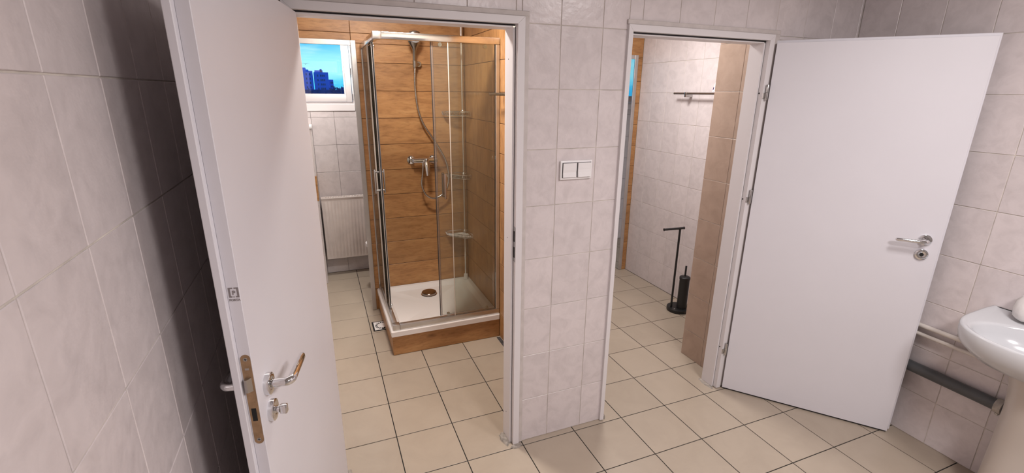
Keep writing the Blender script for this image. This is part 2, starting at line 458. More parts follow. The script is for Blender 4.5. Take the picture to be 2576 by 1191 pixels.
# outer wall with two small windows
W1 = (-0.26, 0.352, 1.575, 2.32); W2 = (1.78, 2.50, 1.575, 2.32)
wf = MB()
for a, b, z0, z1 in [(XL, W1[0], 0, ZC), (W1[0], W1[1], 0, W1[2]), (W1[0], W1[1], W1[3], ZC), (W1[1], W2[0], 0, ZC),
                     (W2[0], W2[1], 0, W2[2]), (W2[0], W2[1], W2[3], ZC), (W2[1], XW+0.1, 0, ZC)]:
    wf.box(a, b, YF+G, YF+0.22, z0, z1)
wf = wf.build('wall_far', MT['grey_grout'])
tag(wf, 'tiled outer wall under the window', 'wall', kind='structure')
lay_tiles(wf, 'wall_tile', 'y', -1, YF, seq(0.158, 0.2, XL, XW), seq(0.0, TH, 0.1, ZC),
          [(XL, XD0, 0, W1[2]), (XL, W1[0], W1[2], ZC), (W1[1], XD0, W1[2], ZC), (XD1, XW, 0, W2[2]), (XD1, W2[0], W2[2], ZC), (W2[1], XW, W2[2], ZC)],
          MT['tile'])

# right small room
ww = MB().box(XW+G, XW+0.11, YPB, YF+0.1, 0, ZC).build('wall_toilet', MT['grout'])
tag(ww, 'pale tiled side wall with the towel rail', 'wall', kind='structure')
lay_tiles(ww, 'wall_tile', 'x', -1, XW, seq(3.279, TW, 2.3, YF), seq(0.2440, TH, 0, ZC), [(2.305, YR, 0, ZC), (YR+0.12, YF, 0, ZC)], MT['tile'])

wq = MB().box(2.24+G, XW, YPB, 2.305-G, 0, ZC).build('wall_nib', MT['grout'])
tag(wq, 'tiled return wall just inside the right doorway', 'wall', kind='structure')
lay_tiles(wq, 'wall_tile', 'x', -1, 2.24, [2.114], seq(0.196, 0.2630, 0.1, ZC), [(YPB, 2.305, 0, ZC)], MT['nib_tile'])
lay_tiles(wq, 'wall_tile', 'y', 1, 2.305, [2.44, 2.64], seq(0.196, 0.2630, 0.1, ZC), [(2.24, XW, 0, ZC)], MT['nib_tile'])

wt = MB()
for a, b, z0, z1 in [(XD1, 1.70, 0, ZC), (1.70, 2.775, 2.075, ZC), (2.775, XW, 0, ZC)]:
    wt.box(a, b, YR+G, YR+0.12, z0, z1)
wt = wt.build('wall_timber', MT['wood_joint'])
tag(wt, 'timber-look clad end wall of the right room', 'wall', kind='structure')
lay_tiles(wt, 'plank', 'y', -1, YR, [], seq(0.10, 0.1963, 0, ZC), [(2.775, XW, 0, 2.075), (XD1, 1.70, 0, 2.075)], MT['wood_x'], gap=0.0032)
lay_tiles(wt, 'plank', 'y', -1, YR, [2.0], seq(0.10, 0.1963, 0, ZC), [(XD1, XW, 2.075, ZC)], MT['wood_x'], gap=0.0032)

# low tiled pipe boxing in the corner left of the radiator
pb = MB().box(-0.30, -0.048, 4.52, YF, 0, 1.44).build('pipe_boxing', MT['grout'])
tag(pb, 'low tiled pipe boxing in the corner left of the radiator', 'boxing')
lay_tiles(pb, 'wall_tile', 'y', -1, 4.5176, [-0.16], [0.25, 0.50, 0.76], [(-0.30, -0.048, 0, 0.80), (-0.30, -0.048, 1.03, 1.44)], MT['tile'])
lay_tiles(pb, 'wall_tile', 'x', 1, -0.0456, [4.66], [0.25, 0.50, 0.76, 1.26], [(4.52, YF, 0, 0.80), (4.52, YF, 1.03, 1.44)], MT['tile'])
MB().cbox(-0.30, -0.0455, 4.5165, YF-0.001, 0.803, 1.027, 0.001).build('wood_band', MT['wood_x'], pb)
MB().cbox(-0.31, -0.040, 4.505, YF-0.001, 1.44, 1.462, 0.003).build('cap', MT['plastic'], pb)

# ------------------------------------------------------------------ door frames
def door_frame(name, xa, xb, xcl, xcr, label, strike_x=None):
    """xa, xb: rebate faces; xcl / xcr: outer edges of the casing + cover strip on the left / right"""
    t = thing(name, ((xa+xb)/2, YP, 0), label, 'door frame', kind='structure')
    yc, yr, yj, zh, st = 1.879, 1.906, 1.992, 2.019, 0.012
    wlft, wrgt = 0.031, 0.031
    cl = xa-0.031 if xa-0.031 > xcl else xcl
    cr = xb+0.031
    # casing pieces, mitred at the head
    zt = zh+0.028
    def casing(poly):
        b = MB().prism(poly, 'y', yc, YP+0.002)
        return b.build('casing', MT['frame'], t)
    casing([(cl, 0.004), (xa, 0.004), (xa, zh), (cl, zt)])
    casing([(xb, 0.004), (cr, 0.004), (cr, zt), (xb, zh)])
    casing([(xa+0.0006, zh), (xb-0.0006, zh), (cr-0.0006, zt), (cl+0.0006, zt)])
    # jambs: rebate face, stop, lining
    for s, x in ((1, xa), (-1, xb)):
        b = MB().box(min(x, x-s*0.02), max(x, x-s*0.02), YP+0.0021, yr+0.003, 0.004, zh)
        b.box(min(x+s*st, x-s*0.02), max(x+s*st, x-s*0.02), yr+0.003, yj, 0.004, zh-st)
        b.build('jamb', MT['frame'], t)
        MB().box(min(x, x+s*0.0022), max(x, x+s*0.0022), yr-0.001, yr+0.0029, 0.006, zh-st+0.003).build('gasket', MT['gasket'], t)
    b = MB().box(xa, xb, YP+0.0021, yr+0.003, zh, zh+0.02)
    b.box(xa+st, xb-st, yr+0.003, yj, zh-st, zh+0.02)
    b.build('jamb_head', MT['frame'], t)
    MB().box(xa+0.002, xb-0.002, yr-0.001, yr+0.0029, zh-0.006, zh-0.0005).build('gasket', MT['gasket'], t)
    MB().box(xa+st, xb-st, yr-0.0015, yr+0.003, zh-st, zh-0.0062).build('stop_bead', MT['frame'], t)
    # stop faces in front of the lining
    for s, x in ((1, xa), (-1, xb)):
        MB().box(min(x+s*0.0023, x+s*st), max(x+s*0.0023, x+s*st), yr-0.0015, yr+0.003, 0.004, zh-st).build('stop_bead', MT['frame'], t)
    # cover strip that closes the joint to the tiles
    if xcr-cr > 0.004:
        MB().cbox(cr+0.0005, xcr, YP-0.009, YP+0.001, 0.004, zt+0.021, 0.003, 2).build('cover_strip', MT['cover'], t)
    MB().cbox(max(xcl, cl)-0.004, xcr, YP-0.010, YP+0.001, zt+0.0005, zt+0.021, 0.003, 2).build('cover_strip', MT['cover'], t)
    return t
tr1 = door_frame('trim_1', -0.039, 0.781, -0.085, 0.833, 'white door frame of the left doorway to the shower')
tr2 = door_frame('trim_2', 1.327, 2.147, 1.3045, 2.216, 'white door frame of the right doorway to the tiled room')
# striking plate and screw holes of the left frame
sp = MB()
sp.box(0.7795, 0.7812, 1.8825, 1.9035, 1.012, 1.178)
sp = sp.build('strike_plate', MT['satin'], tr1)
for z0, z1 in ((1.032, 1.082), (1.108, 1.158)):
    MB().box(0.7788, 0.7796, 1.8885, 1.8995, z0, z1).build('slot', MT['black'], sp)
for z in (1.89, 1.113, 0.16):
    MB().lathe([(0.0028, 0.7686), (0.0028, 0.7692)], (0, 1.952, z), 'x', 10).build('screw_hole', MT['black'], tr1)
for z in (1.765, 1.205, 0.285):
    MB().lathe([(0.0042, 2.1462), (0.0042, 2.1468)], (0, 1.8985, z), 'x', 10).build('screw_hole', MT['black'], tr2)
# mortar left at the feet of the frames
def mortar(parent, cx, cy, sx, sy, h, rot=0.0):
    b = MB(); n = 18
    r1, r2 = [], []
    for k in range(n):
        a = 2*math.pi*k/n; q = 0.75+0.35*random.random()
        x, y = sx*q*math.cos(a), sy*q*math.sin(a)
        xr, yr_ = x*math.cos(rot)-y*math.sin(rot), x*math.sin(rot)+y*math.cos(rot)
        r1.append((cx+xr, cy+yr_, 0.0003)); r2.append((cx+xr*0.8, cy+yr_*0.8, h))
    b.ring_loft([r1, r2]); b.build('mortar_patch', MT['mortar'], parent)
mortar(tr1, 0.758, 1.940, 0.030, 0.060, 0.008)
mortar(tr1, 0.795, 1.868, 0.034, 0.020, 0.006)
mortar(tr2, 1.335, 1.905, 0.016, 0.022, 0.016)
mortar(tr2, 2.128, 1.945, 0.020, 0.060, 0.003)
MB().cbox(-0.029, -0.010, 1.905, 1.985, 0.0005, 0.030, 0.004).build('mortar_patch', MT['mortar'], tr1)

# ------------------------------------------------------------------ door leaves
def leaf_matrix(H, u):
    ux, uy = u; n = Vector((-uy, ux, 0))
    if n.x > 0 and False: n = -n
    return n
def door_leaf(name, H, F, face, label, thumb, lock_plate):
    """H: hinge end, F: free end of the visible face (plan); face=+1/-1 chooses the side of the visible face"""
    u = Vector((F[0]-H[0], F[1]-H[1], 0)); u.normalize()
    n = Vector((-u.y, u.x, 0))*face            # outward normal of the visible face
    m = Matrix.Identity(4)
    for i in range(3):
        m[i][0], m[i][1], m[i][2] = u[i], n[i], (0, 0, 1)[i]
    m[0][3], m[1][3] = H[0], H[1]
    t = thing(name, (H[0], H[1], 0), label, 'door', kind='structure')
    W = 0.832
    b = MB()
    b.cbox(0.0, W, -0.0255, 0.0, 0.010, 2.008, 0.0012, 1, m)
    b.cbox(-0.012, W+0.013, -0.041, -0.0253, 0.010, 2.021, 0.0015, 1, m)
    b.build('leaf', MT['door'], t)
    # dark bottom seal just above the floor
    MB().box(0.004, W-0.004, -0.022, -0.003, 0.004, 0.0099, m).build('bottom_edge', MT['gasket'], t)
    def lever(sgn, y0, uc, z, dark):
        b = MB()
        b.lathe([(0.0265, y0), (0.0268, y0+sgn*0.004), (0.0262, y0+sgn*0.0105), (0.0245, y0+sgn*0.0115), (0.0150, y0+sgn*0.0115), (0.0145, y0+sgn*0.0095), (0.0, y0+sgn*0.0095)], (uc, 0, z), 'y', 36, m)
        rose = b.build('rose', MT['chrome'], t, 35)
        b = MB()
        path = [(uc, y0+sgn*0.009, z), (uc, y0+sgn*0.030, z), (uc, y0+sgn*0.040, z)]
        for k in range(1, 7):
            a = math.pi/2*k/6
            path.append((uc-0.016*(1-math.cos(a)), y0+sgn*(0.040+0.014*math.sin(a)), z))
        path += [(uc-0.04, y0+sgn*0.0545, z), (uc-0.112, y0+sgn*0.0545, z), (uc-0.119, y0+sgn*0.0535, z), (uc-0.123, y0+sgn*0.0515, z)]
        rad = [0.0100, 0.0100, 0.0102]+[0.0104]*6+[0.0096, 0.0090, 0.0078, 0.004]
        b.tube(path, rad, 14, m)
        return b.build('lever', MT['chrome'], t, 40)
    lever(1, 0.0, 0.770, 1.094, False)
    lever(-1, -0.041, 0.770, 1.094, False)
    # lower rose
    for sgn, y0 in ((1, 0.0), (-1, -0.041)):
        b = MB()
        b.lathe([(0.0265, y0), (0.0268, y0+sgn*0.004), (0.0262, y0+sgn*0.0105), (0.0245, y0+sgn*0.0115), (0.0145, y0+sgn*0.0115), (0.0090, y0+sgn*0.0098), (0.0, y0+sgn*0.0098)], (0.770, 0, 1.021), 'y', 36, m)
        r = b.build('lock_rose', MT['chrome'], t, 35)
        if sgn > 0 and thumb:
            b = MB().lathe([(0.0085, 0.0095), (0.0085, 0.021), (0.0, 0.021)], (0.770, 0, 1.021), 'y', 20, m)
            b.cbox(0.7625, 0.7775, 0.021, 0.038, 1.0095, 1.0325, 0.003, 2, m)
            b.build('thumb_turn', MT['chrome'], t, 35)
        elif sgn > 0:
            MB().lathe([(0.0085, 0.0099), (0.0085, 0.0103)], (0.770, 0, 1.021), 'y', 20, m).build('keyhole', MT['black'], t)
    if lock_plate:
        b = MB(); pts = []
        yc, zc0, zc1, hw = -0.0120, 0.978, 1.209, 0.0098
        for k in range(9): a = math.pi*k/8; pts.append((yc+hw*math.cos(a), zc1-hw+hw*math.sin(a)))
        for k in range(9): a = math.pi+math.pi*k/8; pts.append((yc+hw*math.cos(a), zc0+hw+hw*math.sin(a)))
        b.prism(pts, 'x', W-0.0005, W+0.0012, m)
        pl = b.build('lock_plate', MT['brass'], t)
        # latch bolt: wedge
        b = MB().add([(W+0.001, yc-0.007, 1.118), (W+0.001, yc+0.006, 1.118), (W+0.001, yc+0.006, 1.152), (W+0.001, yc-0.007, 1.152),
                      (W+0.0105, yc-0.007, 1.119), (W+0.0105, yc-0.002, 1.119), (W+0.0105, yc-0.002, 1.151), (W+0.0105, yc-0.007, 1.151)],
                     [(0,3,2,1),(4,5,6,7),(0,1,5,4),(1,2,6,5),(2,3,7,6),(3,0,4,7)], m)
        b.build('latch_bolt', MT['steel'], pl)
        MB().box(W+0.0011, W+0.0016, yc-0.0055, yc+0.0045, 1.040, 1.073, m).build('bolt_slot', MT['black'], pl)
        MB().cbox(W+0.0011, W+0.0015, yc-0.004, yc+0.004, 1.171, 1.176, 0.0002, 1, m).build('stamp', MT['steel'], pl)
        for z in (1.1975, 0.9895):
            MB().lathe([(0.0046, W+0.0011), (0.0044, W+0.0018), (0.0, W+0.0018)], (0, yc, z), 'x', 16, m).build('screw', MT['steel'], pl, 30)
            for q in range(2):
                b = MB()
                if q: b.box(W+0.0018, W+0.0021, yc-0.0028, yc+0.0028, z-0.0006, z+0.0006, m)
                else: b.box(W+0.0018, W+0.0021, yc-0.0006, yc+0.0006, z-0.0028, z+0.0028, m)
                b.build('screw_slot', MT['black'], pl)
        # printed maker's mark on the door edge: bracketed P and the word beneath
        xw = W+0.0003; cy_, z0, z1 = -0.0118, 1.3445, 1.3665
        b = MB(); hw2 = 0.0098; th = 0.0028
        def strip(a0, a1, c0, c1): b.box(xw, xw+0.0002, min(a0, a1), max(a0, a1), c0, c1, m)
        # seen from the free edge, +y (local) is on the right hand
        strip(cy_-hw2, cy_-hw2+th+0.0008, z0, z1); strip(cy_+hw2-th-0.0008, cy_+hw2, z0, z1)
        strip(cy_-hw2+th, cy_-0.0012, z1-th, z1); strip(cy_+0.0012, cy_+hw2-th, z1-th, z1)
        strip(cy_-hw2+th, cy_-0.0035, z0, z0+th); strip(cy_-0.0015, cy_+0.0005, z0, z0+th*0.8); strip(cy_+0.0035, cy_+hw2-th, z0, z0+th)
        logo = b.build('printed_mark', MT['print'], t)
        text_mesh('P', 0.0125, logo, MT['print'], m, xw+0.00015, cy_, z0+0.0062, True)
        text_mesh('PORTA', 0.0066, logo, MT['print'], m, xw+0.00015, cy_, 1.3365, True)
    return t, m
def text_mesh(txt, size, parent, mat, m, x, yc, z, bold):
    cu = bpy.data.curves.new('lettering', 'FONT')
    cu.body = txt; cu.size = size; cu.align_x = 'CENTER'; cu.extrude = 0.0001
    if bold: cu.offset = size*0.035
    cu.resolution_u = 3
    o = bpy.data.objects.new('lettering_tmp', cu); COL.objects.link(o)
    dg = bpy.context.evaluated_depsgraph_get()
    me = bpy.data.meshes.new_from_object(o.evaluated_get(dg))
    vs_ = [v.co.copy() for v in me.vertices]; fs = [tuple(p.vertices) for p in me.polygons]
    bpy.data.objects.remove(o); bpy.data.meshes.remove(me); bpy.data.curves.remove(cu)
    b = MB().add([(x+v.z, yc+v.x, z+v.y) for v in vs_], fs, m)
    return b.build('lettering', mat, parent)

HL, FL = (-0.026, 1.868), (-0.181, 1.0616)
HR, FR = (2.182, 1.868), (2.7165, 1.2255)
d1, m1 = door_leaf('door_1', HL, FL, 1, 'white door leaf with thumb-turn lock, open beside the shaded wall', True, True)
d2, m2 = door_leaf('door_2', HR, FR, -1, 'white door leaf with round keyhole plate, swung open near the washbasin', False, False)
# barrel hinges of the right door
for z in (1.770, 1.222, 0.280):
    b = MB().lathe([(0.0, z-0.040), (0.0065, z-0.038), (0.0072, z-0.036), (0.0072, z-0.001), (0.0062, z), (0.0072, z+0.001), (0.0072, z+0.036), (0.0065, z+0.038), (0.0, z+0.040)], (2.1665, 1.8690, 0), 'z', 14)
    b.box(2.1475, 2.166, 1.8725, 1.8785, z-0.030, z-0.002)
    b.build('hinge', MT['satin'], d2, 35)
# bolt front in the free edge of the right door
MB().box(0.8445, 0.8458, -0.040, -0.027, 1.06, 1.16, m2).build('bolt_front', MT['steel'], d2)

# ------------------------------------------------------------------ aluminium trims of the inner openings
def alu_trim(name, x0, x1, y, ztop, label, reveal=False):
    t = thing(name, ((x0+x1)/2, y, 0), label, 'trim', kind='structure')
    w = 0.033
    for a, b_ in ((x0-0.002, x0+w), (x1-w+0.013, x1+0.015)):
        MB().cbox(a, b_, y-0.011, y+0.002, 0.003, ztop+0.020, 0.002).build('upright', MT['alu_trim'], t)
    MB().cbox(x0+w, x1-w+0.013, y-0.0105, y+0.002, ztop-0.016, ztop+0.020, 0.002).build('head', MT['alu_trim'], t)
    if reveal:
        MB().box(x1-0.008, x1-0.001, y+0.0025, y+0.118, 0.004, ztop-0.004).build('reveal_lining', MT['mirror'], t)
    else:
        MB().box(x1-0.008, x1-0.001, y+0.0025, y+0.118, 0.004, ztop-0.004).build('reveal_lining', MT['alu_trim'], t)
    MB().box(x0, x1-0.009, y+0.0025, y+0.118, ztop-0.004, ztop+0.002).build('reveal_head', MT['alu_trim'], t)
    return t
alu_trim('trim_3', -0.33, 0.300, YS, 2.081, 'brushed metal edge trim round the opening beside the shower')
alu_trim('trim_4', 1.70, 2.775, YR, 2.073, 'brushed metal edge trim round the opening in the right room', True)

# ------------------------------------------------------------------ windows
def window(name, W, label):
    x0, x1, z0, z1 = W
    t = thing(name, ((x0+x1)/2, YF+0.03, z0), label, 'window', kind='structure')
    zf = 1.640
    MB().cbox(x0+0.001, x1-0.001, YF-0.006, YF+0.085, z0+0.001, zf-0.001, 0.003).build('window_sill', MT['pvc'], t)
    yf0, yf1 = YF+0.012, YF+0.075
    fr_ = MB()
    for a, b_, c, d in ((x0+0.001, x0+0.03, zf, z1-0.001), (x1-0.014, x1-0.001, zf, z1-0.001), (x0+0.03, x1-0.014, zf, zf+0.016), (x0+0.03, x1-0.014, z1-0.03, z1-0.001)):
        fr_.box(a, b_, yf0, yf1, c, d)
    fr_.build('window_frame', MT['pvc'], t)
    sx0, sx1, sz0, sz1 = x0+0.033, x1-0.019, zf+0.018, z1-0.033
    w = 0.050
    sash = MB()
    for a, b_, c, d in ((sx0, sx0+w, sz0, sz1), (sx1-w, sx1, sz0, sz1), (sx0+w, sx1-w, sz0, sz0+w+0.006), (sx0+w, sx1-w, sz1-w, sz1)):
        sash.cbox(a, b_, YF+0.002, YF+0.062, c, d, 0.003, 2)
    sash = sash.build('sash', MT['pvc'], t, 30)
    bead = MB()
    gx0, gx1, gz0, gz1 = sx0+w, sx1-w, sz0+w+0.006, sz1-w
    for a, b_, c, d in ((gx0, gx0+0.014, gz0, gz1), (gx1-0.014, gx1, gz0, gz1), (gx0+0.014, gx1-0.014, gz0, gz0+0.014), (gx0+0.014, gx1-0.014, gz1-0.014, gz1)):
        bead.cbox(a, b_, YF+0.012, YF+0.030, c, d, 0.002)
    bead.build('glazing_bead', MT['pvc'], sash)
    MB().box(gx0+0.002, gx1-0.002, YF+0.031, YF+0.037, gz0+0.002, gz1-0.002).build('pane', MT['window_glass'], sash)
    for z in (1.70, 1.925):
        MB().lathe([(0.0045, z-0.028), (0.0045, z+0.028)], (sx1+0.006, YF-0.003, 0), 'z', 10).build('hinge', MT['steel'], t)
    return t
window('window_1', W1, 'small white-framed window with evening sky, left of the shower')
window('window_2', W2, 'small white-framed window in the right room, out of direct view')

# ------------------------------------------------------------------ lamps
def ceiling_lamp(label, loc, size, power, color):
    t = thing('ceiling_lamp', (loc[0], loc[1], ZC), label, 'lamp', 'ceiling lamps')
    MB().lathe([(size/2+0.03, ZC-0.001), (size/2+0.03, ZC-0.05), (size/2+0.018, ZC-0.06), (size/2, ZC-0.06), (size/2-0.002, ZC-0.03), (0.0, ZC-0.03)], (loc[0], loc[1], 0), 'z', 32).build('housing', MT['plastic'], t, 40)
    m, n, b = new_mat('lamp_diffuser')
    b.inputs['Base Color'].default_value = (0.9, 0.9, 0.9, 1)
    b.inputs['Emission Color'].default_value = tuple(color)+(1,)
    b.inputs['Emission Strength'].default_value = 6.0
    MB().lathe([(size/2-0.004, ZC-0.058), (size/2-0.004, ZC-0.075), (size/2-0.03, ZC-0.088), (0.0, ZC-0.092)], (loc[0], loc[1], 0), 'z', 32).build('diffuser', m, t, 60)
    ld = bpy.data.lights.new('lamp_light', 'AREA'); ld.shape = 'DISK'; ld.size = size; ld.energy = power; ld.color = color
    lo = bpy.data.objects.new('lamp_light', ld); COL.objects.link(lo); lo.location = (0, 0, -0.105); lo.parent = t
    return t
ceiling_lamp('round white ceiling lamp of the front room, farther from the partition', **LAMP_MAIN)
ceiling_lamp('round white ceiling lamp of the front room, nearer the right door', **LAMP_SECOND)
ceiling_lamp('small round ceiling lamp above the shower room', **LAMP_SHOWER)
ceiling_lamp('small round ceiling lamp above the right tiled room', **LAMP_WC)
ceiling_lamp('small round ceiling lamp in front of the window', **LAMP_NICHE)

# ------------------------------------------------------------------ shower: plinth, tray, enclosure
SX0, SX1, SY0, SY1 = 0.337, 1.117, 2.985, 3.777
pl = thing('shower_plinth', (0.73, 3.38, 0), 'timber-look plinth boards under the shower tray', 'plinth')
MB().cbox(SX0, SX1, SY0, SY0+0.014, 0.002, 0.148, 0.0015).build('front_board', MT['wood_x'], pl)
MB().cbox(SX0, SX0+0.014, SY0+0.0145, SY1, 0.0045, 0.148, 0.0015).build('side_board', MT['wood_y'], pl)
MB().box(0.40, 1.10, 3.06, 3.76, 0.004, 0.120).build('support_block', MT['dark_grout'], pl)

tr = thing('shower_tray', (0.73, 3.38, 0.148), 'white square shower tray with a raised rim', 'shower tray')
def rrect(x0, x1, y0, y1, r, z, k=6):
    pts = []
    for cx, cy, a0 in ((x1-r, y1-r, 0), (x0+r, y1-r, 90), (x0+r, y0+r, 180), (x1-r, y0+r, 270)):
        for i in range(k+1):
            a = math.radians(a0+90*i/k); pts.append((cx+r*math.cos(a), cy+r*math.sin(a), z))
    return pts
tx0, tx1, ty0, ty1 = 0.330, 1.1175, 2.972, 3.7775
rings = [rrect(tx0+0.03, tx1-0.01, ty0+0.03, ty1-0.01, 0.01, 0.1485), rrect(tx0, tx1, ty0, ty1, 0.010, 0.1485), rrect(tx0, tx1, ty0, ty1, 0.010, 0.183),
         rrect(tx0+0.004, tx1, ty0+0.004, ty1, 0.010, 0.188), rrect(tx0+0.045, tx1-0.030, ty0+0.045, ty1-0.030, 0.04, 0.188),
         rrect(tx0+0.052, tx1-0.036, ty0+0.052, ty1-0.036, 0.05, 0.184), rrect(tx0+0.085, tx1-0.065, ty0+0.085, ty1-0.065, 0.07, 0.160),
         rrect(tx0+0.30, tx1-0.30, ty0+0.30, ty1-0.30, 0.06, 0.156)]
MB().ring_loft(rings).build('basin', MT['acrylic'], tr, 28)
cap = MB().lathe([(0.060, 0.1575), (0.060, 0.176), (0.056, 0.1795), (0.030, 0.1805), (0.0, 0.1808)], (0.722, 3.585, 0), 'z', 40).build('drain_cap', simple('bronze_chrome', (0.33, 0.27, 0.23), 0.16, 1.0), tr, 35)
MB().lathe([(0.066, 0.1570), (0.066, 0.1600), (0.061, 0.1602)], (0.722, 3.585, 0), 'z', 40).build('drain_ring', MT['chrome'], tr, 35)

en = thing('shower_enclosure', (0.73, 3.38, 0.188), 'corner shower enclosure with sliding glass doors and metal rails', 'shower enclosure')
fy0 = 2.982     # front plane (outer)
def rail(z0, z1, nm):
    # front and left members meeting at the corner post cap
    b = MB().cbox(0.392, 1.116, fy0, fy0+0.036, z0, z1, 0.004, 2); b.build(nm, MT['alu_bright'] if nm == 'top_rail' else MT['alu'], en, 30)
    b = MB().cbox(0.345, 0.381, fy0+0.048, SY1, z0, z1, 0.004, 2); b.build(nm, MT['alu_bright'] if nm == 'top_rail' else MT['alu'], en, 30)
    MB().cbox(0.344, 0.3918, fy0-0.001, fy0+0.0478, z0-0.001, z1+0.001, 0.003, 2).build('corner_joint', MT['alu'], en, 30)
rail(2.043, 2.083, 'top_rail')
rail(0.189, 0.230, 'bottom_rail')
MB().cbox(0.347, 0.379, 3.752, SY1, 0.2305, 2.0425, 0.002).build('wall_profile', MT['alu'], en)
MB().cbox(1.090, 1.1165, fy0+0.002, fy0+0.034, 0.2305, 2.0425, 0.002).build('wall_profile', MT['alu'], en)
MB().box(1.0875, 1.0899, fy0+0.010, fy0+0.026, 0.2305, 2.0425).build('seal', MT['gasket'], en)
MB().box(0.354, 0.370, 3.7485, 3.7515, 0.2305, 2.0425).build('seal', MT['gasket'], en)
def clear(mb, nm, parent): return mb.build(nm, MT['glass'], parent)
# front: fixed pane on the right, sliding door pushed over it
clear(MB().box(0.785, 1.0873, fy0+0.007, fy0+0.012, 0.2305, 2.0425), 'fixed_pane', en)
MB().box(0.781, 0.785, fy0+0.005, fy0+0.014, 0.2305, 2.0425).build('pane_edge', MT['seal'], en)
clear(MB().box(0.352, 0.357, 3.395, 3.748, 0.2305, 2.0425), 'fixed_pane', en)
MB().box(0.350, 0.359, 3.391, 3.395, 0.2305, 2.0425).build('pane_edge', MT['seal'], en)
def sliding_door(axis):
    if axis == 'x':
        d = clear(MB().box(0.694, 1.075, fy0+0.022, fy0+0.027, 0.240, 2.040), 'sliding_door', en)
        MB().cbox(0.682, 0.694, fy0+0.020, fy0+0.029, 0.238, 2.041, 0.0015).build('edge_profile', MT['glass_edge'], d)
        MB().box(0.6785, 0.682, fy0+0.021, fy0+0.028, 0.238, 2.041).build('magnetic_seal', MT['gasket'], d)
        for x in (0.74, 1.03):
            for z in (0.2365, 2.030):
                MB().lathe([(0.0, fy0+0.028), (0.012, fy0+0.028), (0.013, fy0+0.032), (0.013, fy0+0.041), (0.009, fy0+0.045), (0, fy0+0.045)], (x, 0, z), 'y', 16).build('roller', MT['chrome'], d, 35)
        h = MB().cbox(0.728, 0.744, fy0+0.045, fy0+0.055, 1.085, 1.250, 0.003, 2)
        for z in (1.105, 1.232): h.cbox(0.729, 0.743, fy0+0.0275, fy0+0.047, z-0.007, z+0.007, 0.002)
        h.cbox(0.728, 0.744, fy0-0.018, fy0-0.009, 1.085, 1.250, 0.003, 2)
        for z in (1.105, 1.232): h.cbox(0.730, 0.742, fy0-0.012, fy0+0.0215, z-0.006, z+0.006, 0.002)
        h.build('handle', simple('bronze_handle', (0.42, 0.34, 0.29), 0.25, 0.9), d, 30)
    else:
        d = clear(MB().box(0.367, 0.372, 3.264, 3.700, 0.240, 2.040), 'sliding_door', en)
        MB().cbox(0.363, 0.377, 3.250, 3.264, 0.238, 2.041, 0.0015).build('edge_profile', MT['alu_bright'], d)
        MB().box(0.366, 0.373, 3.247, 3.250, 0.238, 2.041).build('magnetic_seal', MT['gasket'], d)
        for y in (3.31, 3.66):
            for z in (0.2365, 2.030):
                MB().lathe([(0.0, 0.373), (0.012, 0.373), (0.013, 0.377), (0.013, 0.386), (0.009, 0.390), (0, 0.390)], (0, y, z), 'x', 16).build('roller', MT['chrome'], d, 35)
        h = MB()
        h.cbox(0.388, 0.398, 3.292, 3.308, 1.085, 1.250, 0.003, 2)
        h.cbox(0.328, 0.337, 3.292, 3.308, 1.085, 1.250, 0.003, 2)
        for z in (1.105, 1.232):
            h.cbox(0.3725, 0.390, 3.293, 3.307, z-0.006, z+0.006, 0.002); h.cbox(0.335, 0.3665, 3.293, 3.307, z-0.006, z+0.006, 0.002)
        h.build('handle', MT['satin'], d, 30)
sliding_door('x'); sliding_door('y')

# ------------------------------------------------------------------ shower fittings
mixer = thing('shower_mixer', (0.76, YS, 1.24), 'chrome shower mixer tap on the timber wall', 'mixer tap')
MB().tube([(0.672, 3.715, 1.238), (0.742, 3.715, 1.238), (0.786, 3.715, 1.238), (0.860, 3.715, 1.238)], [0.019, 0.021, 0.021, 0.019], 20).build('body', MT['chrome'], mixer, 40)
for x in (0.668, 0.842):
    MB().lathe([(0.034, YS-0.001), (0.034, YS-0.006), (0.026, YS-0.016), (0.013, YS-0.020), (0.013, 3.727)], (x, 0, 1.238), 'y', 24).build('rosette', MT['chrome'], mixer, 35)
b = MB().lathe([(0.021, 3.700), (0.023, 3.690), (0.023, 3.676), (0.018, 3.668), (0.0, 3.666)], (0.768, 0, 1.230), 'y', 24)
b.build('cartridge', MT['chrome'], mixer, 35)
lv = MB()
rings = []
for z, w, y, th in ((1.255, 0.015, 3.676, 0.010), (1.23, 0.022, 3.667, 0.014), (1.19, 0.020, 3.655, 0.013), (1.15, 0.017, 3.647, 0.010), (1.128, 0.013, 3.645, 0.007)):
    rings.append([(0.768+w*math.cos(2*math.pi*k/16), y+th*math.sin(2*math.pi*k/16), z) for k in range(16)])
lv.ring_loft(rings).build('lever', MT['chrome'], mixer, 50)
MB().tube([(0.748, 3.716, 1.222), (0.748, 3.716, 1.195)], 0.009, 12).build('hose_outlet', MT['chrome'], mixer, 40)

hs = thing('hand_shower', (0.722, YS, 1.95), 'hand shower with flared head and metal hose in its wall bracket', 'hand shower')
brk = MB().lathe([(0.021, YS-0.001), (0.021, YS-0.030), (0.018, YS-0.034), (0.0, YS-0.034)], (0.755, 0, 1.952), 'y', 24)
brk.tube([(0.755, 3.755, 1.952), (0.738, 3.737, 1.952), (0.722, 3.718, 1.950)], [0.013, 0.013, 0.012], 14)
brk.tube([(0.720, 3.716, 1.930), (0.720, 3.714, 1.972)], [0.0165, 0.0175], 16)
brk.build('bracket', MT['satin'], hs, 40)
b = MB(); rings = []
